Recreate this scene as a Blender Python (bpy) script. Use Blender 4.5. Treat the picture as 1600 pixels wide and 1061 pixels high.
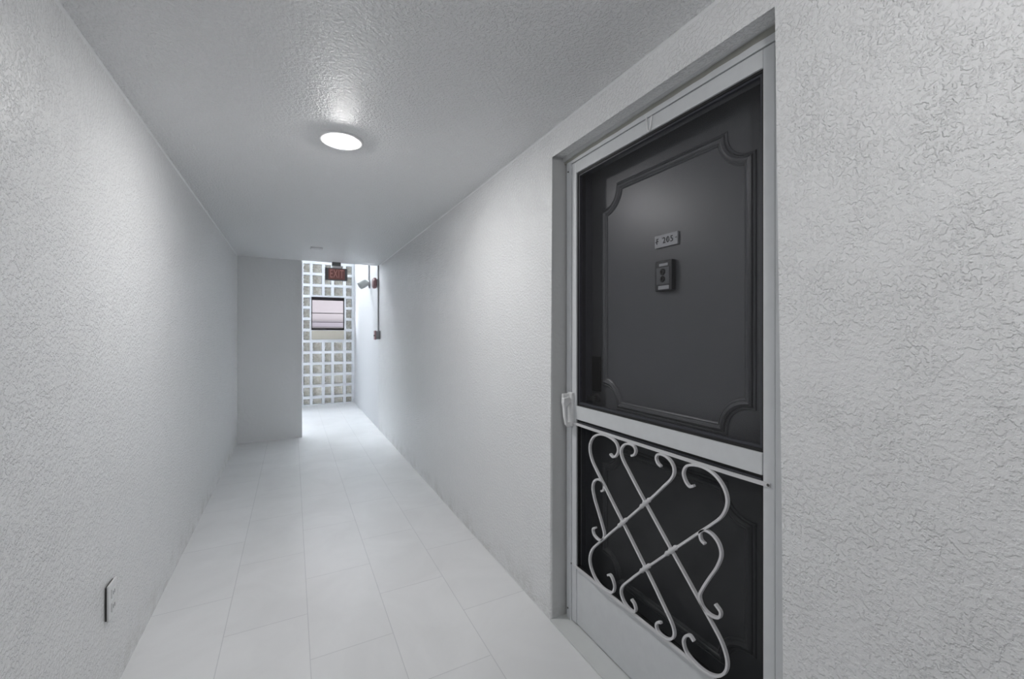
import bpy, bmesh, math, random
from mathutils import Vector, Matrix
random.seed(4)
for o in list(bpy.data.objects): bpy.data.objects.remove(o)
scn = bpy.context.scene
C = scn.collection
# ------------------------------------------------------------------ camera
cam_d = bpy.data.cameras.new('camera'); cam = bpy.data.objects.new('camera', cam_d); C.objects.link(cam)
cam_d.sensor_width = 36.0; cam_d.lens = 656.0 / 1600 * 36.0
cam_d.shift_y = -9.5 / 1600; cam_d.clip_start = 0.02
YAW = math.radians(27.6035)
cam.location = (0, 0, 1.30); cam.rotation_euler = (math.pi / 2, 0, -YAW)
scn.camera = cam
# ------------------------------------------------------------------ world, exposure
w = bpy.data.worlds.new('sky'); scn.world = w; w.use_nodes = True
bg = w.node_tree.nodes['Background']
bg.inputs[0].default_value = (0.90, 0.95, 1.0, 1); bg.inputs[1].default_value = 13.5
scn.view_settings.view_transform = 'Standard'; scn.view_settings.look = 'None'
scn.view_settings.exposure = 0.50; scn.view_settings.gamma = 1.0; scn.view_settings.use_curve_mapping = False
LAMP_STRENGTH = 185.0
ADDED_FILL_STRENGTH = 31.0

# ------------------------------------------------------------------ dimensions (metres)
XR, XL, ZC = 1.035, -0.575, 2.213          # corridor walls and ceiling
YE, YF = 5.875, 8.40                       # end of the low ceiling, glass block wall
YB = -3.0                                  # corridor behind the camera
OY0, OY1, OZ = 0.592, 1.603, 2.106         # recess of the apartment door

# ------------------------------------------------------------------ materials
def nt(name):
    m = bpy.data.materials.new(name); m.use_nodes = True
    n = m.node_tree.nodes; return m, n, m.node_tree.links, n['Principled BSDF']
def plain(name, col, rough=0.5, metal=0.0, spec=0.5, bump=0.0, bscale=200):
    m, n, l, p = nt(name)
    p.inputs['Roughness'].default_value = rough; p.inputs['Metallic'].default_value = metal
    p.inputs['Specular IOR Level'].default_value = spec
    tc = n.new('ShaderNodeTexCoord'); no = n.new('ShaderNodeTexNoise'); no.inputs['Scale'].default_value = bscale * 0.06
    l.new(tc.outputs['Object'], no.inputs['Vector'])
    mr = n.new('ShaderNodeMapRange'); mr.inputs[3].default_value = 0.95; mr.inputs[4].default_value = 1.05
    l.new(no.outputs[0], mr.inputs[0])
    mx = n.new('ShaderNodeVectorMath'); mx.operation = 'SCALE'; mx.inputs[0].default_value = col[:3]
    l.new(mr.outputs[0], mx.inputs['Scale']); l.new(mx.outputs[0], p.inputs['Base Color'])
    if bump:
        nb = n.new('ShaderNodeTexNoise'); nb.inputs['Scale'].default_value = bscale
        l.new(tc.outputs['Object'], nb.inputs['Vector'])
        b = n.new('ShaderNodeBump'); b.inputs['Strength'].default_value = bump; b.inputs['Distance'].default_value = 0.001
        l.new(nb.outputs[0], b.inputs['Height']); l.new(b.outputs[0], p.inputs['Normal'])
    return m
def stucco(name, col, rough, scale, lo, hi, dist, fine, distort=0.5, stain=False, spec=0.5, low=0.9):
    m, n, l, p = nt(name)
    p.inputs['Base Color'].default_value = (*col, 1); p.inputs['Roughness'].default_value = rough
    p.inputs['Specular IOR Level'].default_value = spec
    tc = n.new('ShaderNodeTexCoord')
    a = n.new('ShaderNodeTexNoise'); a.inputs['Scale'].default_value = scale; a.inputs['Detail'].default_value = 3.5
    a.inputs['Roughness'].default_value = 0.55; a.inputs['Distortion'].default_value = distort
    l.new(tc.outputs['Object'], a.inputs['Vector'])
    r = n.new('ShaderNodeMapRange'); r.interpolation_type = 'SMOOTHSTEP'
    r.inputs[1].default_value = lo; r.inputs[2].default_value = hi
    l.new(a.outputs[0], r.inputs[0])
    # patches where the texture lies flatter
    big = n.new('ShaderNodeTexNoise'); big.inputs['Scale'].default_value = 12.0; big.inputs['Detail'].default_value = 2
    l.new(tc.outputs['Object'], big.inputs['Vector'])
    br = n.new('ShaderNodeMapRange'); br.inputs[1].default_value = 0.35; br.inputs[2].default_value = 0.65
    br.inputs[3].default_value = low; br.inputs[4].default_value = 1.0
    l.new(big.outputs[0], br.inputs[0])
    mu = n.new('ShaderNodeMath'); mu.operation = 'MULTIPLY'; l.new(r.outputs[0], mu.inputs[0]); l.new(br.outputs[0], mu.inputs[1])
    f = n.new('ShaderNodeTexNoise'); f.inputs['Scale'].default_value = scale * 3.2; f.inputs['Detail'].default_value = 2
    l.new(tc.outputs['Object'], f.inputs['Vector'])
    ma = n.new('ShaderNodeMath'); ma.operation = 'MULTIPLY_ADD'; ma.inputs[1].default_value = fine
    l.new(f.outputs[0], ma.inputs[0]); l.new(mu.outputs[0], ma.inputs[2])
    b = n.new('ShaderNodeBump'); b.inputs['Strength'].default_value = 1.0; b.inputs['Distance'].default_value = dist
    l.new(ma.outputs[0], b.inputs['Height']); l.new(b.outputs[0], p.inputs['Normal'])
    if stain:     # scuffs and grime just above the floor
        sx = n.new('ShaderNodeSeparateXYZ'); l.new(tc.outputs['Object'], sx.inputs[0])
        zr = n.new('ShaderNodeMapRange'); zr.inputs[1].default_value = 0.0; zr.inputs[2].default_value = 0.16
        zr.inputs[3].default_value = 1.0; zr.inputs[4].default_value = 0.0; l.new(sx.outputs[2], zr.inputs[0])
        g = n.new('ShaderNodeTexNoise'); g.inputs['Scale'].default_value = 9; g.inputs['Detail'].default_value = 6
        g.inputs['Roughness'].default_value = 0.7; l.new(tc.outputs['Object'], g.inputs['Vector'])
        gr = n.new('ShaderNodeMapRange'); gr.inputs[1].default_value = 0.45; gr.inputs[2].default_value = 0.62
        l.new(g.outputs[0], gr.inputs[0])
        mm = n.new('ShaderNodeMath'); mm.operation = 'MULTIPLY'; l.new(zr.outputs[0], mm.inputs[0]); l.new(gr.outputs[0], mm.inputs[1])
        mc = n.new('ShaderNodeMix'); mc.data_type = 'RGBA'
        mc.inputs[6].default_value = (*col, 1); mc.inputs[7].default_value = (col[0]*.84, col[1]*.835, col[2]*.82, 1)
        l.new(mm.outputs[0], mc.inputs[0]); l.new(mc.outputs[2], p.inputs['Base Color'])
    return m
WHITE = (0.87, 0.88, 0.89)
M = {}
M['wall'] = stucco('knockdown_wall_paint', WHITE, 0.27, 84, 0.43, 0.60, 0.0023, 0.45, 0.1, stain=True, spec=0.7, low=0.5)
M['ceil'] = stucco('orange_peel_ceiling_paint', (0.90, 0.91, 0.92), 0.42, 80, 0.38, 0.62, 0.0034, 0.10, 0.1)
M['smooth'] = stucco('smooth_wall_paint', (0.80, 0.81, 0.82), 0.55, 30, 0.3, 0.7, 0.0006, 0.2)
M['jamb'] = stucco('shade_toned_jamb_paint', (0.60, 0.61, 0.615), 0.55, 45, 0.3, 0.7, 0.0007, 0.2, stain=True)  # wall paint made greyer: shade of the recess put into the colour
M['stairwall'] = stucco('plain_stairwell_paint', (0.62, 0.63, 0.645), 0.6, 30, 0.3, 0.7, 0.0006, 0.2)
M['alum'] = plain('white_enamelled_aluminium', (0.66, 0.68, 0.70), 0.42, bump=0.05, bscale=500)
M['iron'] = plain('white_painted_iron', (0.68, 0.68, 0.70), 0.38, bump=0.15, bscale=260)
M['door'] = plain('charcoal_door_paint', (0.080, 0.083, 0.088), 0.38, spec=0.55, bump=0.12, bscale=130)
M['dframe'] = plain('charcoal_frame_paint', (0.045, 0.047, 0.058), 0.4)
M['rubber'] = plain('black_rubber_gasket', (0.012, 0.012, 0.013), 0.6)
M['caulk'] = plain('olive_grey_caulk', (0.34, 0.34, 0.31), 0.8)
M['bead'] = plain('white_caulk_bead', (0.82, 0.83, 0.84), 0.5)
M['steel'] = plain('dull_screw_steel', (0.12, 0.12, 0.12), 0.5, metal=0.6)
M['bronze'] = plain('black_bronze', (0.008, 0.008, 0.009), 0.45, metal=0.2)
M['lever'] = plain('worn_dark_metal', (0.12, 0.12, 0.12), 0.35, metal=0.7)
M['plate'] = plain('pale_grey_number_plate', (0.34, 0.35, 0.36), 0.5)
M['ink'] = plain('dark_lettering', (0.03, 0.03, 0.035), 0.6)
M['viewer'] = plain('dark_viewer_body', (0.02, 0.021, 0.024), 0.4)
M['viewface'] = plain('grey_viewer_face', (0.085, 0.09, 0.095), 0.4)
M['plastic'] = plain('white_plastic', (0.78, 0.79, 0.80), 0.4)
M['slot'] = plain('dark_slot', (0.05, 0.05, 0.05), 0.6)
M['conduit'] = plain('grey_metal_conduit', (0.36, 0.37, 0.38), 0.5)
M['greybox'] = plain('painted_grey_box', (0.32, 0.32, 0.34), 0.5)
M['maroon'] = plain('faded_red_alarm_plastic', (0.26, 0.13, 0.14), 0.45)
M['flood'] = plain('grey_floodlight_enamel', (0.42, 0.44, 0.43), 0.45)
M['signgrey'] = plain('dark_grey_sign_body', (0.16, 0.165, 0.175), 0.45)
M['signface'] = plain('dim_red_sign_face', (0.36, 0.16, 0.145), 0.35)
M['wframe'] = plain('dark_bronze_window_frame', (0.016, 0.012, 0.014), 0.6, spec=0.2)
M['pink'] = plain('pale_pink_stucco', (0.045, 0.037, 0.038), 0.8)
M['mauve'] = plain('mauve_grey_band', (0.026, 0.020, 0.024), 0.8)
M['sill'] = plain('stone_window_sill', (0.56, 0.52, 0.44), 0.6, bump=0.3, bscale=60)
M['grout'] = plain('white_block_mortar', (0.82, 0.84, 0.87), 0.45)
M['thresh'] = plain('pale_threshold', (0.64, 0.66, 0.66), 0.5)

def letters_mat():
    m, n, l, p = nt('sign_letter_glow')
    p.inputs['Base Color'].default_value = (0.66, 0.40, 0.37, 1)
    p.inputs['Emission Color'].default_value = (1.0, 0.22, 0.14, 1); p.inputs['Emission Strength'].default_value = 0.08
    return m
M['glow'] = letters_mat()
def lamp_mat(name, s):
    m = bpy.data.materials.new(name); m.use_nodes = True; n = m.node_tree.nodes; n.clear()
    e = n.new('ShaderNodeEmission'); e.inputs[0].default_value = (1.0, 0.985, 0.97, 1); e.inputs[1].default_value = s
    o = n.new('ShaderNodeOutputMaterial'); m.node_tree.links.new(e.outputs[0], o.inputs[0]); return m
M['lamp'] = lamp_mat('lit_diffuser', LAMP_STRENGTH)
M['rearfill'] = lamp_mat('added_fill_diffuser', ADDED_FILL_STRENGTH)

def pane_mat(name, tint, gloss=0.9, dust=False):
    m = bpy.data.materials.new(name); m.use_nodes = True; n = m.node_tree.nodes; l = m.node_tree.links; n.clear()
    t = n.new('ShaderNodeBsdfTransparent'); t.inputs[0].default_value = (tint, tint, tint * 1.01, 1)
    g = n.new('ShaderNodeBsdfGlossy'); g.inputs['Roughness'].default_value = 0.04; g.inputs[0].default_value = (gloss,) * 3 + (1,)
    fr = n.new('ShaderNodeFresnel'); fr.inputs[0].default_value = 1.12
    mx = n.new('ShaderNodeMixShader'); fr.outputs[0] and (l.new(fr.outputs[0], mx.inputs[0]) if gloss > 0.2 else setattr(mx.inputs[0], 'default_value', 0.0)); l.new(t.outputs[0], mx.inputs[1]); l.new(g.outputs[0], mx.inputs[2])
    out = mx
    if dust:
        d = n.new('ShaderNodeBsdfDiffuse'); d.inputs[0].default_value = (0.7, 0.7, 0.7, 1)
        tc = n.new('ShaderNodeTexCoord'); v = n.new('ShaderNodeTexVoronoi'); v.inputs['Scale'].default_value = 55
        l.new(tc.outputs['Object'], v.inputs['Vector'])
        lt = n.new('ShaderNodeMath'); lt.operation = 'LESS_THAN'; lt.inputs[1].default_value = 0.055
        l.new(v.outputs['Distance'], lt.inputs[0])
        nn = n.new('ShaderNodeTexNoise'); nn.inputs['Scale'].default_value = 5; l.new(tc.outputs['Object'], nn.inputs['Vector'])
        gt = n.new('ShaderNodeMath'); gt.operation = 'GREATER_THAN'; gt.inputs[1].default_value = 0.57; l.new(nn.outputs[0], gt.inputs[0])
        mm = n.new('ShaderNodeMath'); mm.operation = 'MULTIPLY'; l.new(lt.outputs[0], mm.inputs[0]); l.new(gt.outputs[0], mm.inputs[1])
        m3 = n.new('ShaderNodeMath'); m3.operation = 'MULTIPLY_ADD'; m3.inputs[1].default_value = 0.22; m3.inputs[2].default_value = 0.012
        l.new(mm.outputs[0], m3.inputs[0])
        m2 = n.new('ShaderNodeMixShader'); l.new(m3.outputs[0], m2.inputs[0]); l.new(mx.outputs[0], m2.inputs[1]); l.new(d.outputs[0], m2.inputs[2]); out = m2
    o = n.new('ShaderNodeOutputMaterial'); l.new(out.outputs[0], o.inputs[0]); return m
M['glass'] = pane_mat('storm_door_pane', 0.93, gloss=0.10, dust=True)
M['wglass'] = pane_mat('window_glass', 0.92)
def mesh_screen():
    m = bpy.data.materials.new('charcoal_insect_mesh'); m.use_nodes = True; n = m.node_tree.nodes; l = m.node_tree.links; n.clear()
    t = n.new('ShaderNodeBsdfTransparent'); d = n.new('ShaderNodeBsdfDiffuse'); d.inputs[0].default_value = (0.035, 0.037, 0.04, 1)
    mx = n.new('ShaderNodeMixShader'); mx.inputs[0].default_value = 0.42
    l.new(t.outputs[0], mx.inputs[1]); l.new(d.outputs[0], mx.inputs[2])
    o = n.new('ShaderNodeOutputMaterial'); l.new(mx.outputs[0], o.inputs[0]); return m
M['mesh'] = mesh_screen()
def block_glass():
    m = bpy.data.materials.new('rippled_block_glass'); m.use_nodes = True; n = m.node_tree.nodes; l = m.node_tree.links; n.clear()
    tc = n.new('ShaderNodeTexCoord'); no = n.new('ShaderNodeTexNoise'); no.inputs['Scale'].default_value = 30; no.inputs['Detail'].default_value = 3
    l.new(tc.outputs['Object'], no.inputs['Vector'])
    cr = n.new('ShaderNodeValToRGB'); cr.color_ramp.elements[0].position = 0.36; cr.color_ramp.elements[1].position = 0.64
    cr.color_ramp.elements[0].color = (0.155, 0.146, 0.122, 1); cr.color_ramp.elements[1].color = (0.24, 0.235, 0.215, 1)
    l.new(no.outputs[0], cr.inputs[0])
    b = n.new('ShaderNodeBump'); b.inputs['Distance'].default_value = 0.006; l.new(no.outputs[0], b.inputs['Height'])
    tr = n.new('ShaderNodeBsdfTranslucent'); l.new(cr.outputs[0], tr.inputs[0])
    df = n.new('ShaderNodeBsdfDiffuse'); l.new(cr.outputs[0], df.inputs[0])
    g = n.new('ShaderNodeBsdfGlossy'); g.inputs['Roughness'].default_value = 0.15; l.new(b.outputs[0], g.inputs['Normal'])
    m1 = n.new('ShaderNodeMixShader'); m1.inputs[0].default_value = 0.5; l.new(tr.outputs[0], m1.inputs[1]); l.new(df.outputs[0], m1.inputs[2])
    fr = n.new('ShaderNodeFresnel'); fr.inputs[0].default_value = 1.4; l.new(b.outputs[0], fr.inputs['Normal'])
    m2 = n.new('ShaderNodeMixShader'); l.new(fr.outputs[0], m2.inputs[0]); l.new(m1.outputs[0], m2.inputs[1]); l.new(g.outputs[0], m2.inputs[2])
    o = n.new('ShaderNodeOutputMaterial'); l.new(m2.outputs[0], o.inputs[0]); return m
M['block'] = block_glass()
def tiles():
    m, n, l, p = nt('pale_porcelain_floor_tiles')
    tc = n.new('ShaderNodeTexCoord'); sx = n.new('ShaderNodeSeparateXYZ'); l.new(tc.outputs['Object'], sx.inputs[0])
    ay = n.new('ShaderNodeMath'); ay.operation = 'ADD'; ay.inputs[1].default_value = -1.854 + 0.62 * 10 + 0.31; l.new(sx.outputs[1], ay.inputs[0])
    ax = n.new('ShaderNodeMath'); ax.operation = 'ADD'; ax.inputs[1].default_value = -0.0625 + 0.325 * 10; l.new(sx.outputs[0], ax.inputs[0])
    cb = n.new('ShaderNodeCombineXYZ'); l.new(ay.outputs[0], cb.inputs[0]); l.new(ax.outputs[0], cb.inputs[1])
    br = n.new('ShaderNodeTexBrick'); br.offset = 0.5; br.offset_frequency = 2; br.squash = 1.0
    br.inputs['Scale'].default_value = 1.0; br.inputs['Brick Width'].default_value = 0.62; br.inputs['Row Height'].default_value = 0.325
    br.inputs['Mortar Size'].default_value = 0.0016; br.inputs['Mortar Smooth'].default_value = 0.1; br.inputs['Bias'].default_value = 0.0
    br.inputs['Color1'].default_value = (0.81, 0.82, 0.83, 1); br.inputs['Color2'].default_value = (0.83, 0.84, 0.85, 1)
    br.inputs['Mortar'].default_value = (0.66, 0.67, 0.69, 1)
    l.new(cb.outputs[0], br.inputs['Vector'])
    no = n.new('ShaderNodeTexNoise'); no.inputs['Scale'].default_value = 2.6; no.inputs['Detail'].default_value = 7; no.inputs['Roughness'].default_value = 0.6
    no.inputs['Distortion'].default_value = 0.8; l.new(tc.outputs['Object'], no.inputs['Vector'])
    mr = n.new('ShaderNodeMapRange'); mr.inputs[1].default_value = 0.35; mr.inputs[2].default_value = 0.65; mr.inputs[3].default_value = 0.955; mr.inputs[4].default_value = 1.02
    l.new(no.outputs[0], mr.inputs[0])
    sc = n.new('ShaderNodeVectorMath'); sc.operation = 'SCALE'; l.new(br.outputs[0], sc.inputs[0]); l.new(mr.outputs[0], sc.inputs['Scale'])
    l.new(sc.outputs[0], p.inputs['Base Color'])
    p.inputs['Roughness'].default_value = 0.26; p.inputs['Specular IOR Level'].default_value = 0.5
    b = n.new('ShaderNodeBump'); b.invert = True; b.inputs['Distance'].default_value = 0.001; b.inputs['Strength'].default_value = 0.5
    l.new(br.outputs['Fac'], b.inputs['Height']); l.new(b.outputs[0], p.inputs['Normal'])
    return m
M['tiles'] = tiles()

# ------------------------------------------------------------------ mesh helpers
def link(name, bm, mat, parent=None, smooth=False, bevel=0.0):
    me = bpy.data.meshes.new(name)
    bmesh.ops.recalc_face_normals(bm, faces=bm.faces)
    bm.to_mesh(me); bm.free()
    o = bpy.data.objects.new(name, me); C.objects.link(o)
    if mat: me.materials.append(M[mat])
    if smooth:
        for p in me.polygons: p.use_smooth = True
    if bevel:
        b = o.modifiers.new('bevel', 'BEVEL'); b.width = bevel; b.segments = 2; b.limit_method = 'ANGLE'
    if parent: o.parent = parent; o.matrix_parent_inverse = parent.matrix_basis.inverted()
    return o
def box(bm, x0, x1, y0, y1, z0, z1):
    v = [bm.verts.new(p) for p in ((x0,y0,z0),(x1,y0,z0),(x1,y1,z0),(x0,y1,z0),(x0,y0,z1),(x1,y0,z1),(x1,y1,z1),(x0,y1,z1))]
    for f in ((0,3,2,1),(4,5,6,7),(0,1,5,4),(1,2,6,5),(2,3,7,6),(3,0,4,7)): bm.faces.new([v[i] for i in f])
def bxo(name, mat, dims, parent=None, bevel=0.0):
    bm = bmesh.new(); box(bm, *dims); return link(name, bm, mat, parent, bevel=bevel)
def ring_prism(bm, outer, inner, x0, x1):
    """outer/inner = (y0,y1,z0,z1): a rectangular frame lying in the YZ plane between x0 and x1"""
    def rect(r, x): return [bm.verts.new((x, a, b)) for a, b in ((r[0],r[2]),(r[1],r[2]),(r[1],r[3]),(r[0],r[3]))]
    a, b, c, d = rect(outer,x0), rect(inner,x0), rect(outer,x1), rect(inner,x1)
    for i in range(4):
        j = (i+1) % 4
        bm.faces.new((a[i],a[j],b[j],b[i])); bm.faces.new((c[i],d[i],d[j],c[j]))
        bm.faces.new((a[i],c[i],c[j],a[j])); bm.faces.new((b[i],b[j],d[j],d[i]))
def lathe(bm, prof, origin, axis, seg=32, cap=True):
    """prof = list of (r, t) along axis"""
    axis = Vector(axis).normalized(); up = Vector((0,0,1)) if abs(axis.z) < .9 else Vector((1,0,0))
    u = axis.cross(up).normalized(); v = axis.cross(u); o = Vector(origin); rings = []
    for r, t in prof:
        rings.append([bm.verts.new(o + axis*t + (u*math.cos(a) + v*math.sin(a))*r) for a in [2*math.pi*k/seg for k in range(seg)]])
    for A, B in zip(rings, rings[1:]):
        for i in range(seg): bm.faces.new((A[i], A[(i+1)%seg], B[(i+1)%seg], B[i]))
    if cap: bm.faces.new(rings[0]); bm.faces.new(rings[-1])
def catmull(pts, n=6):
    out = []
    P = [2*Vector(pts[0]) - Vector(pts[1])] + [Vector(p) for p in pts] + [2*Vector(pts[-1]) - Vector(pts[-2])]
    for i in range(1, len(P)-2):
        for k in range(n):
            t = k/n; a, b, c, d = P[i-1], P[i], P[i+1], P[i+2]
            out.append(0.5*((2*b) + (c-a)*t + (2*a-5*b+4*c-d)*t*t + (3*b-a-3*c+d)*t**3))
    out.append(P[-2]); return out
def sweep(bm, path, profile, x, closed=False, loop=True):
    """path: 2-D points (y,z) in the plane X=x; profile: (sideways, towards -x) pairs"""
    path = [Vector(p) for p in path]; n = len(path); rings = []
    for i, p in enumerate(path):
        a = path[i-1] if (i or closed) else None; b = path[(i+1) % n] if (i < n-1 or closed) else None
        d1 = (p-a).normalized() if a is not None else None; d2 = (b-p).normalized() if b is not None else None
        if d1 is None: d1 = d2
        if d2 is None: d2 = d1
        n1 = Vector((-d1.y, d1.x)); n2 = Vector((-d2.y, d2.x)); m = (n1+n2)
        m = m.normalized() if m.length > 1e-6 else n1
        s = 1.0/max(0.45, m.dot(n1))
        rings.append([bm.verts.new((x - h, p.x + m.x*s*o, p.y + m.y*s*o)) for o, h in profile])
    k = len(profile); rr = range(k if loop else k-1)
    for i in range(n if closed else n-1):
        A, B = rings[i], rings[(i+1) % n]
        for j in rr: bm.faces.new((A[j], A[(j+1)%k], B[(j+1)%k], B[j]))
    if not closed and loop: bm.faces.new(rings[0]); bm.faces.new(rings[-1])
def thing(name, label, cat, loc, group=None):
    o = bpy.data.objects.new(name, None); C.objects.link(o); o.location = loc
    o['label'] = label; o['category'] = cat
    if group: o['group'] = group
    return o
def tag(o, label, cat, group=None):
    o['label'] = label; o['category'] = cat
    if group: o['group'] = group
    return o
def struct(o, label=None, cat=None):
    o['kind'] = 'structure'
    if label: o['label'] = label
    if cat: o['category'] = cat
    return o
def text_part(name, body, size, loc, rot, mat, parent, depth=0.0015, sx=1.0, space=1.0):
    cu = bpy.data.curves.new(name + '_font', 'FONT'); cu.body = body; cu.size = size; cu.extrude = depth
    cu.align_x = 'CENTER'; cu.align_y = 'CENTER'; cu.space_character = space; cu.offset = 0.0
    tmp = bpy.data.objects.new('tmp', cu); C.objects.link(tmp)
    dg = bpy.context.evaluated_depsgraph_get(); me = bpy.data.meshes.new_from_object(tmp.evaluated_get(dg)); me.name = name
    bpy.data.objects.remove(tmp)
    me.transform(Matrix.Translation(loc) @ rot @ Matrix.Diagonal((sx, 1, 1, 1)))
    o = bpy.data.objects.new(name, me); C.objects.link(o); me.materials.clear(); me.materials.append(M[mat])
    o.parent = parent; o.matrix_parent_inverse = parent.matrix_basis.inverted(); return o

# ------------------------------------------------------------------ the setting
struct(bxo('floor', 'tiles', (-2.4, XR + 0.35, YB - 0.15, YF + 0.2, -0.12, 0)), 'pale grey rectangular porcelain floor tiles laid lengthwise down the corridor', 'floor')
struct(bxo('ceiling', 'ceil', (XL - 0.15, XR + 0.0005, YB - 0.15, YE, ZC, ZC + 0.2)), 'white orange peel textured corridor ceiling', 'ceiling')
struct(bxo('wall_left', 'wall', (XL - 0.15, XL, YB - 0.15, YE, 0, ZC)), 'white knockdown textured wall with low outlet, opposite the door', 'wall')
def right_wall():
    bm = bmesh.new()
    pr = [(YB-0.15,0),(OY0,0),(OY0,OZ),(OY1,OZ),(OY1,0),(YE+0.012,0),(YE+0.012,3.2),(YB-0.15,3.2)]
    A = [bm.verts.new((XR,y,z)) for y,z in pr]; B = [bm.verts.new((XR+0.35,y,z)) for y,z in pr]
    bm.faces.new(A); bm.faces.new(list(reversed(B)))
    for i in range(8):
        j = (i+1) % 8; bm.faces.new((A[i],B[i],B[j],A[j]))
    bm.edges.ensure_lookup_table()
    def on(v): return abs(v.co.x-XR) < 1e-6 and OY0-1e-4 <= v.co.y <= OY1+1e-4 and v.co.z <= OZ+1e-4
    es = [e for e in bm.edges if on(e.verts[0]) and on(e.verts[1]) and not (e.verts[0].co.z < 1e-4 and e.verts[1].co.z < 1e-4)]
    bmesh.ops.bevel(bm, geom=es, offset=0.014, segments=5, profile=0.5, affect='EDGES')
    return bm
wr = link('wall_right', right_wall(), 'wall')
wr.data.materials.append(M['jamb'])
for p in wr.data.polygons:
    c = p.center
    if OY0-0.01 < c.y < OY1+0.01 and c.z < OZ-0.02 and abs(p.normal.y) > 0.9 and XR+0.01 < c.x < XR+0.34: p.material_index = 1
struct(wr, 'white knockdown textured wall that the dark door is set into', 'wall')
struct(bxo('wall_far_right', 'stairwall', (XR, XR + 0.35, YE + 0.012, YF + 0.2, 0, 4.4)), 'smooth white wall beside the glass blocks, carrying the alarm conduits', 'wall')
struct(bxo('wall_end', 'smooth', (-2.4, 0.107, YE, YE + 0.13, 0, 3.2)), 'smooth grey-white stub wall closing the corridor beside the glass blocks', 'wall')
struct(bxo('wall_rear', 'wall', (XL, XR, YB - 0.15, YB, 0, ZC)))
struct(bxo('ceiling_stair', 'stairwall', (-2.4, XR + 0.35, YE, YF + 0.2, 4.4, 4.6)))
struct(bxo('wall_header', 'stairwall', (-2.4, XR + 0.35, YE - 0.1, YE, 3.2, 4.4)))
struct(bxo('wall_over', 'stairwall', (0.107, XR, YE - 0.1, YE, ZC + 0.2, 3.2)))
struct(bxo('wall_parapet', 'stairwall', (-2.4, -2.25, YE, YF + 0.2, 0, 4.4)))
# caulk beads where walls meet the ceiling
def bead(name, x, s):
    bm = bmesh.new(); r = 0.0065
    a = [bm.verts.new((x, YB, ZC)), bm.verts.new((x + s*r, YB, ZC)), bm.verts.new((x, YB, ZC - r))]
    b = [bm.verts.new((x, YE, ZC)), bm.verts.new((x + s*r, YE, ZC)), bm.verts.new((x, YE, ZC - r))]
    bm.faces.new(a); bm.faces.new(b)
    for i in range(3): bm.faces.new((a[i], a[(i+1)%3], b[(i+1)%3], b[i]))
    return struct(link(name, bm, 'bead'))
bead('trim_1', XL, 1); bead('trim_2', XR, -1)

# ------------------------------------------------------------------ glass block wall with its window
COLS = [(0.173,0.279),(0.323,0.478),(0.524,0.634),(0.681,0.837),(0.889,0.990)]
x = 0.173
while x > -2.1:
    COLS.insert(0, (x-0.044-0.155, x-0.044)); x -= 0.199
    COLS.insert(0, (x-0.044-0.106, x-0.044)); x -= 0.150
WX0, WX1, WZ0, WZ1, SZ0 = 0.302, 0.856, 1.360, 1.962, 1.172
ROWS = [(0.012, 0.115)] + [(0.242+0.2035*k-0.078, 0.242+0.2035*k+0.078) for k in range(12)]
def in_window(c, r): return c[1] > WX0 and c[0] < WX1 and r[1] > SZ0 + 0.02 and r[0] < WZ1
bm = bmesh.new()
xe = sorted({-2.25, XR} | {v for c in COLS for v in c}); ze = sorted({0.0, 2.78} | {v for r in ROWS for v in r})  # blocks stop below the stair ceiling; unseen sky gap above, added for light
wall_x0 = -2.25
def solid(x0, x1, z0, z1):
    cx, cz = (x0+x1)/2, (z0+z1)/2
    if WX0-1e-6 < cx < WX1+1e-6 and WZ0-1e-6 < cz < WZ1+1e-6: return False
    for c in COLS:
        for r in ROWS:
            if c[0] < cx < c[1] and r[0] < cz < r[1] and not in_window(c, r): return False
    return True
xe = sorted(set(xe) | {WX0, WX1}); ze = sorted(set(ze) | {WZ0, WZ1, SZ0})
xe = [v for v in xe if v >= wall_x0]
for a, b in zip(xe, xe[1:]):
    run = None
    for c, d in zip(ze, ze[1:]):
        if solid(a, b, c, d): run = [run[0], d] if run else [c, d]
        elif run: box(bm, a, b, YF, YF+0.09, *run); run = None
    if run: box(bm, a, b, YF, YF+0.09, *run)
w1 = struct(link('wall_glass_block', bm, 'grout'), 'wall of small rippled glass blocks in white joints around a dark window', 'glass block wall')
bm = bmesh.new()
for c in COLS:
    if c[0] < wall_x0: continue
    for r in ROWS:
        if in_window(c, r): continue
        # cushion shaped face of each block
        x0, x1, z0, z1 = c[0], c[1], r[0], r[1]; i = 0.012
        o_ = [bm.verts.new(p) for p in ((x0,YF+0.026,z0),(x1,YF+0.026,z0),(x1,YF+0.026,z1),(x0,YF+0.026,z1))]
        f_ = [bm.verts.new(p) for p in ((x0+i,YF+0.014,z0+i),(x1-i,YF+0.014,z0+i),(x1-i,YF+0.014,z1-i),(x0+i,YF+0.014,z1-i))]
        bm.faces.new(f_)
        for k in range(4): bm.faces.new((o_[k], o_[(k+1)%4], f_[(k+1)%4], f_[k]))
link('block_panes', bm, 'block', w1)
bxo('window_ledge', 'sill', (WX0+0.005, WX1-0.005, YF-0.03, YF+0.0, 1.19, 1.352), w1, bevel=0.012)
win = struct(thing('window_1', 'small dark framed window set in the glass block wall', 'window', ((WX0+WX1)/2, YF+0.03, WZ0)))
bm = bmesh.new()
box(bm, WX0, WX1, YF-0.012, YF+0.05, WZ1-0.055, WZ1)
box(bm, WX0, WX1, YF-0.004, YF+0.05, WZ0, WZ0+0.042)
box(bm, WX0, WX0+0.014, YF-0.004, YF+0.05, WZ0+0.03, WZ1-0.055)
box(bm, WX1-0.014, WX1, YF-0.004, YF+0.05, WZ0+0.03, WZ1-0.055)
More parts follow.
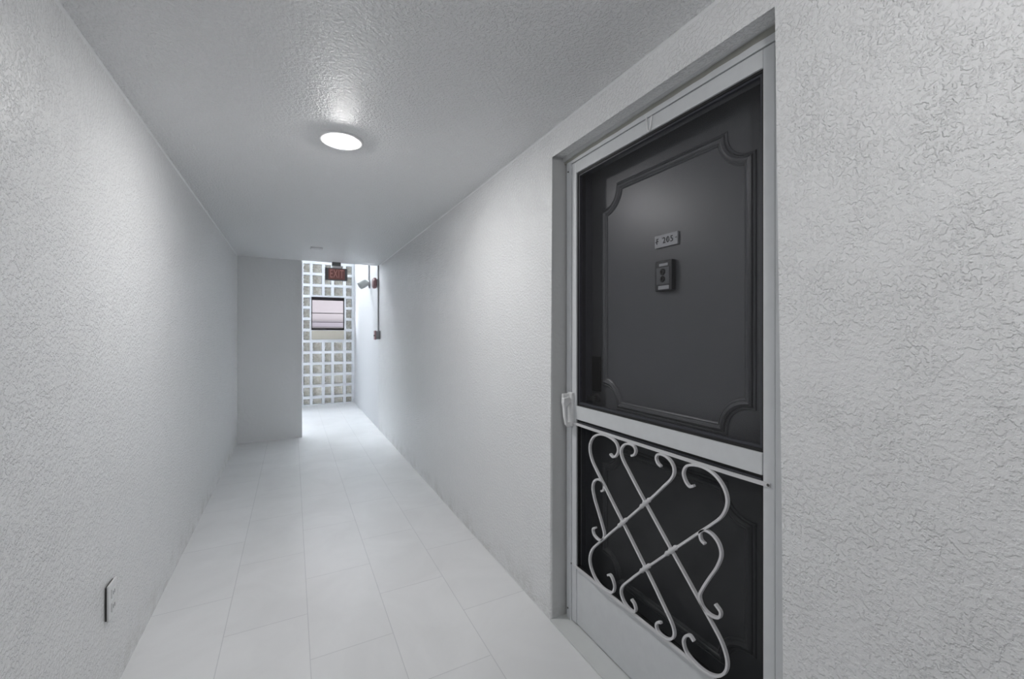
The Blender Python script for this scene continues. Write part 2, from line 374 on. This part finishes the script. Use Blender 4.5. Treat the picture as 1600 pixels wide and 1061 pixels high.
link('window_frame', bm, 'wframe', win, bevel=0.002)
bxo('meeting_rail', 'mauve', (WX0+0.014, WX1-0.014, YF+0.015, YF+0.03, 1.664, 1.677), win)
bxo('pane', 'wglass', (WX0+0.014, WX1-0.014, YF+0.033, YF+0.037, WZ0+0.03, WZ1-0.055), win)
# neighbouring building seen through the window
nb = thing('neighbouring_building', 'pale pink building with mauve bands seen through the small window', 'building', (1.0, 12.0, -3))
bxo('facade', 'pink', (-2.5, 6.5, 12.0, 16.0, -3, 6), nb)
bxo('balcony_band', 'mauve', (-2.5, 6.5, 11.92, 12.0, 1.47, 1.585), nb)
bxo('balcony_rail', 'mauve', (-2.5, 6.5, 11.93, 12.0, 1.60, 1.615), nb)
bxo('balcony_slab', 'pink', (-2.5, 6.5, 11.9, 12.0, 1.40, 1.455), nb)

# ------------------------------------------------------------------ apartment door (entry door behind the screen door)
XD = 1.22
d1 = struct(thing('door_1', 'charcoal entry door with notched-corner mouldings and unit plate, behind the screen door', 'door', (XD, 1.08, 0)))
bxo('door_leaf', 'door', (XD, XD+0.045, 0.642, 1.538, 0.012, 2.035), d1)
bm = bmesh.new()
box(bm, 1.185, 1.30, 1.540, OY1+0.0, 0, OZ); box(bm, 1.185, 1.30, OY0, 0.640, 0, OZ); box(bm, 1.185, 1.30, 0.640, 1.540, 2.038, OZ)
link('door_frame', bm, 'dframe', d1)
PROF = [(-0.019,0.0),(-0.017,0.004),(-0.012,0.006),(-0.009,0.003),(-0.006,0.008),(0.0,0.012),(0.006,0.010),(0.010,0.006),(0.013,0.007),(0.017,0.004),(0.019,0.0)]
def notched(y0, y1, z0, z1, r, s=0.014):
    P = []
    def arc(cy, cz, a0, a1): 
        for k in range(13):
            a = math.radians(a0 + (a1-a0)*k/12); P.append((cy + r*math.cos(a), cz + r*math.sin(a)))
    # counter-clockwise (y to the right, z up); notch circles sit on the outer corners
    P.append((y0+r+s, z0)); P.append((y1-r-s, z0)); arc(y1, z0+0.0, 180, 90) ; P.append((y1, z0+r+s))
    P.append((y1, z1-r-s)); arc(y1, z1, 270, 180); P.append((y1-r-s, z1))
    P.append((y0+r+s, z1)); arc(y0, z1, 360, 270); P.append((y0, z1-r-s))
    P.append((y0, z0+r+s)); arc(y0, z0, 90, 0)
    out = []
    for p in P:
        if not out or (Vector(p)-Vector(out[-1])).length > 1e-4: out.append(p)
    return out
for z0, z1 in ((0.9955, 1.9203), (0.2594, 0.8099)):
    bm = bmesh.new(); sweep(bm, notched(0.7853, 1.4476, z0, z1, 0.092, 0.012), PROF, XD+0.0005, closed=True, loop=True)
    link('panel_moulding', bm, 'door', d1, smooth=False)
# lock plate and lever
bxo('lock_plate', 'bronze', (XD-0.010, XD, 1.4732, 1.5296, 1.0386, 1.1975), d1, bevel=0.004)
bm = bmesh.new(); lathe(bm, [(0.020,0),(0.020,0.008),(0.010,0.012),(0.009,0.038),(0.012,0.040)], (XD, 1.4989, 1.0099), (-1,0,0), 24)
box(bm, XD-0.048, XD-0.036, 1.4609, 1.5112, 1.0006, 1.0191)
link('door_handle', bm, 'lever', d1, bevel=0.002)
# unit plate
up = bxo('unit_plate', 'plate', (XD-0.007, XD, 1.0498, 1.1564, 1.6194, 1.6655), d1, bevel=0.001)
RL = Matrix(((0,0,-1,0),(-1,0,0,0),(0,1,0,0),(0,0,0,1)))      # text faces -x, reads towards -y
def text_sub(body, size, y, z, parent, x, sx=0.8, mat='ink', depth=0.0006, space=1.0, name='unit_lettering'):
    return text_part(name, body, size, (x, y, z), RL, mat, parent, depth, sx, space)
text_sub('F', 0.030, 1.1426, 1.6424, up, XD-0.0078)
text_sub('205', 0.031, 1.0929, 1.6424, up, XD-0.0078, 0.92, space=1.22)
bm = bmesh.new(); box(bm, XD-0.0085, XD-0.007, 1.1462, 1.1528, 1.6409, 1.6429); box(bm, XD-0.0085, XD-0.007, 1.0524, 1.0596, 1.6429, 1.6450)
link('plate_mark', bm, 'ink', up)
# door viewer with ventilated plate
vw = bxo('door_viewer', 'viewer', (XD-0.022, XD, 1.0621, 1.1400, 1.4558, 1.5666), d1, bevel=0.003)
bxo('viewer_top_label', 'plate', (XD-0.0235, XD-0.022, 1.0795, 1.1195, 1.5461, 1.5553), vw)
bxo('viewer_plate', 'viewface', (XD-0.0240, XD-0.022, 1.0724, 1.1318, 1.4794, 1.5409), vw)
bxo('viewer_bottom_label', 'plate', (XD-0.0235, XD-0.022, 1.0744, 1.1236, 1.4610, 1.4743), vw)
for zc in (1.5245, 1.4979):
    bm = bmesh.new(); lathe(bm, [(0.0115,0),(0.0115,0.002),(0.009,0.004),(0.005,0.004),(0.004,0.001)], (XD-0.024, 1.1021, zc), (-1,0,0), 20 if zc > 1.5 else 8)
    link('viewer_lens', bm, 'bronze', vw)

# ------------------------------------------------------------------ door threshold and caulk
struct(bxo('threshold', 'thresh', (XR-0.002, 1.185, OY0, OY1, 0, 0.006)))
def wedge():
    bm = bmesh.new(); n = 26; top = []; bot = []
    rnd = random.Random(9)
    A = []; B = []
    for i in range(n+1):
        y = OY0 + (OY1-OY0)*i/n; z = OZ - 0.001 - 0.016*max(0, (i/n-0.0))**1.3 * 0.55 + rnd.uniform(-1,1)*0.0012
        A.append((bm.verts.new((1.111, y, z-0.020)), bm.verts.new((1.111, y, OZ+0.001)), bm.verts.new((1.140, y, OZ+0.001)), bm.verts.new((1.140, y, z-0.020))))
    for p, q in zip(A, A[1:]):
        for j in range(4): bm.faces.new((p[j], q[j], q[(j+1)%4], p[(j+1)%4]))
    bm.faces.new(A[0]); bm.faces.new(A[-1]); return bm
struct(link('trim_3', wedge(), 'caulk'))
bm = bmesh.new(); rnd = random.Random(5); n = 30; S_ = []
for i in range(n+1):
    t_ = i/n; y = OY0 + (OY1-OY0)*t_
    z = 2.0885 + 0.0145*(1-t_)**0.9 + (rnd.uniform(-1,1)*0.0013 if i % 2 else 0.0) + 0.0012*math.sin(t_*17)
    z = min(z, OZ-0.001)
    S_.append([bm.verts.new(p) for p in ((XR+0.066, y, OZ+0.002), (XR+0.069, y, z), (XR+0.077, y, z), (XR+0.077, y, OZ+0.002))])
for p, q in zip(S_, S_[1:]):
    for j in range(4): bm.faces.new((p[j], q[j], q[(j+1)%4], p[(j+1)%4]))
bm.faces.new(S_[0]); bm.faces.new(S_[-1])
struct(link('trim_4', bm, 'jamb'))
# ------------------------------------------------------------------ screen door
X0 = 1.115
sd = thing('screen_door', 'white aluminium screen door with scrolled iron grille over its lower half', 'screen door', (X0, 1.10, 0.0))
bm = bmesh.new()
F = (0.616, 1.588, 0.0065, 2.088)
def uframe(bm, o, i, x0, x1):
    box(bm, x0, x1, o[0], i[0], 0.0065, o[3]); box(bm, x0, x1, i[1], o[1], 0.0065, o[3]); box(bm, x0, x1, i[0], i[1], i[3], o[3])
uframe(bm, F, (0.650, 1.554, 0, 2.064), X0-0.003, X0+0.048)
link('outer_frame', bm, 'alum', sd, bevel=0.0015)
bm = bmesh.new(); box(bm, X0, X0+0.03, 1.519, 1.5515, 0.012, 2.0615); link('stile', bm, 'alum', sd, bevel=0.002)
bm = bmesh.new(); box(bm, X0, X0+0.03, 0.6525, 0.684, 0.012, 2.0615); link('stile', bm, 'alum', sd, bevel=0.002)
bxo('top_rail', 'alum', (X0, X0+0.03, 0.684, 1.519, 2.012, 2.0615), sd, 0.002)
bxo('middle_rail', 'alum', (X0-0.002, X0+0.03, 0.6855, 1.5175, 0.920, 0.979), sd, 0.002)
bxo('kick_panel', 'alum', (X0+0.004, X0+0.026, 0.684, 1.519, 0.012, 0.262), sd, 0.001)
bm = bmesh.new(); ring_prism(bm, (0.684,1.519,0.978,2.012), (0.6905,1.5125,0.988,2.004), X0+0.007, X0+0.022); link('glass_gasket', bm, 'rubber', sd)
bm = bmesh.new(); ring_prism(bm, (0.684,1.519,0.262,0.920), (0.690,1.513,0.268,0.908), X0+0.007, X0+0.022); link('screen_gasket', bm, 'rubber', sd)
bm = bmesh.new(); ring_prism(bm, (0.6905,1.5125,0.988,2.004), (0.6975,1.5055,0.996,1.997), X0+0.010, X0+0.022); link('glass_bead', bm, 'dframe', sd)
bxo('glass_pane', 'glass', (X0+0.0145, X0+0.0175, 0.6975, 1.5055, 0.996, 1.997), sd)
bm = bmesh.new(); vs = [bm.verts.new((X0+0.016, a, b)) for a, b in ((0.690,0.268),(1.513,0.268),(1.513,0.898),(0.690,0.898))]; bm.faces.new(vs)
link('insect_screen', bm, 'mesh', sd)
bxo('drip_bar', 'dframe', (X0+0.001, X0+0.008, 0.690, 1.513, 0.905, 0.910), sd)
# grille
XG = 1.105
gr_rails = []
def rail(path3, h=0.011):
    bm = bmesh.new(); rings = []
    for (xx, y, z) in path3: rings.append([bm.verts.new(p) for p in ((xx-0.002,y,z-h/2),(xx+0.002,y,z-h/2),(xx+0.002,y,z+h/2),(xx-0.002,y,z+h/2))])
    for a, b in zip(rings, rings[1:]):
        for j in range(4): bm.faces.new((a[j],a[(j+1)%4],b[(j+1)%4],b[j]))
    bm.faces.new(rings[0]); bm.faces.new(rings[-1]); return bm
grille = link('grille_frame', rail([(1.1125,1.556,0.900),(1.1125,1.40,0.898),(1.107,1.372,0.900),(1.107,0.808,0.900),(1.1125,0.784,0.898),(1.1125,0.664,0.900)]), 'iron', sd)
link('grille_rail', rail([(1.1125,1.545,0.266),(1.1125,1.40,0.268),(1.107,1.372,0.272),(1.107,0.808,0.276),(1.1125,0.784,0.276),(1.1125,0.664,0.276)]), 'iron', sd)
A = [(1.280,.828),(1.262,.820),(1.243,.833),(1.234,.857),(1.250,.882),(1.292,.8935),(1.337,.892),(1.376,.876),(1.401,.847),(1.407,.812),(1.391,.771),(1.358,.734),(1.318,.695),(1.267,.644),(1.208,.586),(1.150,.528),(1.096,.474),(1.047,.424),(1.010,.384),(.985,.357),(.971,.335),(.969,.315),(.979,.297),(.997,.285),(1.019,.281),(1.038,.286),(1.045,.300),(1.038,.315),(1.023,.323)]
E_ = [(1.334,.664),(1.320,.672),(1.317,.692),(1.334,.706),(1.360,.703),(1.381,.685),(1.388,.655),(1.374,.614),(1.350,.571),(1.327,.528),(1.315,.497),(1.326,.471),(1.352,.461),(1.379,.469),(1.386,.489),(1.368,.503)]
CY, CZ = 1.0935, 0.5865
rot = lambda P: [(2*CY-y, 2*CZ-z) for y, z in P]
mir = lambda P: [(2*CY-y, z) for y, z in P]
BAR = [(-0.0038,-0.006),(0.0038,-0.006),(0.0038,0.006),(-0.0038,0.006)]
A2 = [(1.385-(1.385-y)*0.86, z) if (i < 8 and y < 1.385) else (y, z) for i, (y, z) in enumerate(A)]
for P in (A, rot(A2), mir(A2), rot(mir(A2)), E_, mir(E_)):
    bm = bmesh.new(); sweep(bm, catmull(P, 5), BAR, XG - 0.0)
    link('scroll_bar', bm, 'iron', sd, bevel=0.0012)
for (y, z) in ((1.208,.587),(1.0935,.7015),(.979,.587),(1.0935,.472)):
    bm = bmesh.new(); s = 1/math.sqrt(2)
    lathe(bm, [(0.003,-0.040),(0.0085,-0.024),(0.006,-0.013),(0.0115,0.0),(0.006,0.013),(0.0085,0.024),(0.003,0.040)], (XG-0.003, y, z), (0, -s, s), 10)
    link('twisted_knuckle', bm, 'iron', sd, smooth=True)
# screws
for (y, z) in ((0.668,0.900),(1.5545,0.900),(1.5495,0.266),(1.577,0.050),(1.574,2.034)):
    bm = bmesh.new(); lathe(bm, [(0.0042,0),(0.0038,0.002),(0.0015,0.0028)], (X0-0.003, y, z), (-1,0,0), 10); link('screw', bm, 'steel', sd)
# latch handle
hd = bmesh.new()
def loft(bm, secs):
    rings = [[bm.verts.new(p) for p in s] for s in secs]; k = len(rings[0])
    for a, b in zip(rings, rings[1:]):
        for j in range(k): bm.faces.new((a[j],a[(j+1)%k],b[(j+1)%k],b[j]))
    bm.faces.new(rings[0]); bm.faces.new(rings[-1])
bxo('handle_body', 'plastic', (X0-0.016, X0, 1.534, 1.562, 0.886, 0.97), sd, 0.003)
hp = bxo('latch_housing', 'plastic', (X0-0.014, X0, 1.532, 1.566, 0.962, 1.036), sd, 0.003)
loft(hd, [[(X0-0.020,1.538,1.018),(X0-0.050,1.538,1.012),(X0-0.050,1.560,1.012),(X0-0.020,1.560,1.018)],
          [(X0-0.010,1.538,0.995),(X0-0.052,1.538,0.992),(X0-0.052,1.560,0.992),(X0-0.010,1.560,0.995)],
          [(X0-0.034,1.540,0.975),(X0-0.048,1.540,0.972),(X0-0.048,1.558,0.972),(X0-0.034,1.558,0.975)],
          [(X0-0.034,1.541,0.930),(X0-0.045,1.541,0.930),(X0-0.045,1.557,0.930),(X0-0.034,1.557,0.930)],
          [(X0-0.026,1.542,0.892),(X0-0.036,1.542,0.890),(X0-0.036,1.556,0.890),(X0-0.026,1.556,0.892)]])
link('pull_handle', hd, 'plastic', sd, bevel=0.003)
bxo('handle_foot', 'plastic', (X0-0.030, X0, 1.540, 1.558, 0.884, 0.902), sd, 0.003)
bxo('latch_arm', 'plastic', (X0-0.046, X0-0.012, 1.552, 1.566, 0.996, 1.030), sd, 0.003)
# clear over-door hook
hk = bmesh.new()
sweep(hk, catmull([(1.099,2.070),(1.097,2.045),(1.094,2.022),(1.088,2.012),(1.081,2.018),(1.077,2.040),(1.074,2.060)],5), [(-0.002,-0.001),(0.002,-0.001),(0.002,0.003),(-0.002,0.003)], X0-0.002)
tag(link('door_hook', hk, 'plastic'), 'small clear plastic hook over the top rail of the screen door', 'hook')

# ------------------------------------------------------------------ ceiling lights
def downlight(x, y, mat, label):
    t = thing('recessed_downlight', label, 'ceiling light', (x, y, ZC))
    bm = bmesh.new(); lathe(bm, [(0.099,0.0),(0.099,0.0075),(0.096,0.0085),(0.088,0.0088),(0.070,0.0080),(0.069,0.001)], (x, y, ZC), (0,0,-1), 48, cap=False)
    link('trim_ring', bm, 'plastic', t, smooth=True)
    bm = bmesh.new(); lathe(bm, [(0.0690,0.0),(0.0660,0.0078),(0.058,0.0120),(0.042,0.0160),(0.022,0.0185),(0.006,0.019)], (x, y, ZC), (0,0,-1), 48); link('diffuser', bm, mat, t)
downlight(0.205, 2.13, 'lamp', 'round white recessed downlight, lit, in the corridor ceiling')
t = thing('added_fill_light', 'tall opal jar light, lit, added out of view behind the viewpoint as fill', 'ceiling light', (0.205, -0.20, ZC))  # invented lamp out of view, added to brighten ceiling and near walls
bm = bmesh.new(); lathe(bm, [(0.125,0.0),(0.125,0.018),(0.112,0.024),(0.104,0.020)], (0.205,-0.20,ZC), (0,0,-1), 40); link('fill_light_base', bm, 'plastic', t)
bm = bmesh.new(); lathe(bm, [(0.070,0.020)] + [(0.078*math.cos(math.radians(a))**0.6, 0.06+0.13*math.sin(math.radians(a))) for a in (0,12,25,40,55,68,78,87)], (0.205,-0.20,ZC), (0,0,-1), 40)
link('diffuser', bm, 'rearfill', t, smooth=True)
cp = thing('cover_plate', 'small white rectangular plate on the ceiling short of the exit sign', 'ceiling plate', (0.227, 4.93, ZC))
bxo('plate_body', 'plastic', (0.170, 0.286, 4.89, 4.975, ZC-0.012, ZC), cp, 0.002)
bxo('plate_edge', 'greybox', (0.168, 0.288, 4.975, 4.981, ZC-0.010, ZC), cp)

# ------------------------------------------------------------------ exit sign
ex = thing('exit_sign', 'dark grey exit sign with dim red face under the ceiling edge', 'exit sign', (0.50, 5.83, 2.0))
YS = 5.81
bxo('sign_body', 'signgrey', (0.366, 0.632, YS, YS+0.035, 1.978, 2.137), ex, 0.004)
bxo('sign_face', 'signface', (0.405, 0.600, YS-0.004, YS, 1.990, 2.125), ex, 0.001)
bxo('mounting_canopy', 'signgrey', (0.448, 0.552, YS-0.005, YS+0.05, 2.165, ZC), ex, 0.003)
bxo('canopy_stem', 'plastic', (0.455, 0.560, YS+0.005, YS+0.03, 2.137, 2.165), ex)
RF = Matrix(((1,0,0,0),(0,0,-1,0),(0,1,0,0),(0,0,0,1)))
text_part('sign_lettering', 'EXIT', 0.150, (0.5025, YS-0.0055, 2.058), RF, 'glow', ex, 0.001, 0.52, 1.05)

# ------------------------------------------------------------------ fire alarm and conduits on the right wall
def tube(bm, a, b, r, seg=12):
    a, b = Vector(a), Vector(b); lathe(bm, [(r,0),(r,(b-a).length)], a, b-a, seg)
cd = bmesh.new(); tube(cd, (XR-0.012, 5.838, 1.335), (XR-0.012, 5.838, ZC), 0.010)
tag(link('electrical_conduit', cd, 'conduit', smooth=False), 'long thin grey conduit dropping from ceiling past the red alarm to the pull station', 'conduit')
al = thing('fire_alarm', 'faded red octagonal fire alarm horn high on the wall', 'fire alarm', (XR, 5.92, 1.98))
bxo('back_box', 'greybox', (XR-0.026, XR, 5.866, 5.975, 1.93, 2.035), al, 0.003)
bm = bmesh.new()
def octo(xx, s): return [(xx, 5.93 + s*a, 1.983 + s*b) for a, b in ((-.5,-1),(.5,-1),(1,-.5),(1,.5),(.5,1),(-.5,1),(-1,.5),(-1,-.5))]
loft(bm, [octo(XR-0.026, .060), octo(XR-0.032, .071), octo(XR-0.060, .071), octo(XR-0.074, .052)])
link('horn_housing', bm, 'maroon', al)
ps = thing('pull_station', 'small grey fire alarm pull box at the foot of the conduit', 'pull station', (XR, 5.80, 1.28))
bxo('station_box', 'greybox', (XR-0.055, XR, 5.755, 5.862, 1.222, 1.333), ps, 0.003)
bxo('station_cover', 'maroon', (XR-0.066, XR-0.055, 5.750, 5.867, 1.217, 1.338), ps, 0.002)
bxo('pull_lever', 'slot', (XR-0.074, XR-0.066, 5.775, 5.842, 1.262, 1.280), ps, 0.002)
cd = bmesh.new(); tube(cd, (XR-0.012, 6.62, 2.10), (XR-0.012, 6.62, 3.2), 0.011)
tag(link('electrical_conduit', cd, 'conduit'), 'short thin conduit running down to the floodlight', 'conduit')
fl = thing('floodlight', 'grey bullet floodlight angled down beside the glass block wall', 'floodlight', (XR, 6.62, 2.05))
bm = bmesh.new(); lathe(bm, [(0.062,0),(0.062,0.012),(0.040,0.020),(0.018,0.022),(0.016,0.040)], (XR, 6.62, 2.045), (-1,0,0), 24); link('wall_base', bm, 'greybox', fl)
bm = bmesh.new(); lathe(bm, [(0.020,-0.015),(0.045,0.0),(0.056,0.03),(0.058,0.07),(0.054,0.125),(0.050,0.126),(0.046,0.09),(0.02,0.06)], (XR-0.045, 6.60, 2.070), (-0.80,-0.12,-0.50), 28); link('lamp_housing', bm, 'flood', fl, smooth=True)

# ------------------------------------------------------------------ wall outlet on the left wall
ot = thing('wall_outlet', 'white duplex power outlet low on the textured wall opposite the door', 'outlet', (XL, 1.972, 0.36))
bxo('outlet_box', 'slot', (XL, XL+0.006, 1.938, 2.006, 0.302, 0.418), ot)
bxo('cover_plate', 'plastic', (XL+0.006, XL+0.012, 1.934, 2.010, 0.299, 0.423), ot, 0.002)
for z in (0.337, 0.385):
    r = bxo('receptacle', 'plastic', (XL+0.012, XL+0.0145, 1.955, 1.989, z-0.016, z+0.016), ot, 0.002)
    bm = bmesh.new(); box(bm, XL+0.0145, XL+0.0150, 1.964, 1.967, z-0.006, z+0.007); box(bm, XL+0.0145, XL+0.0150, 1.977, 1.980, z-0.006, z+0.007)
    link('slots', bm, 'slot', r)
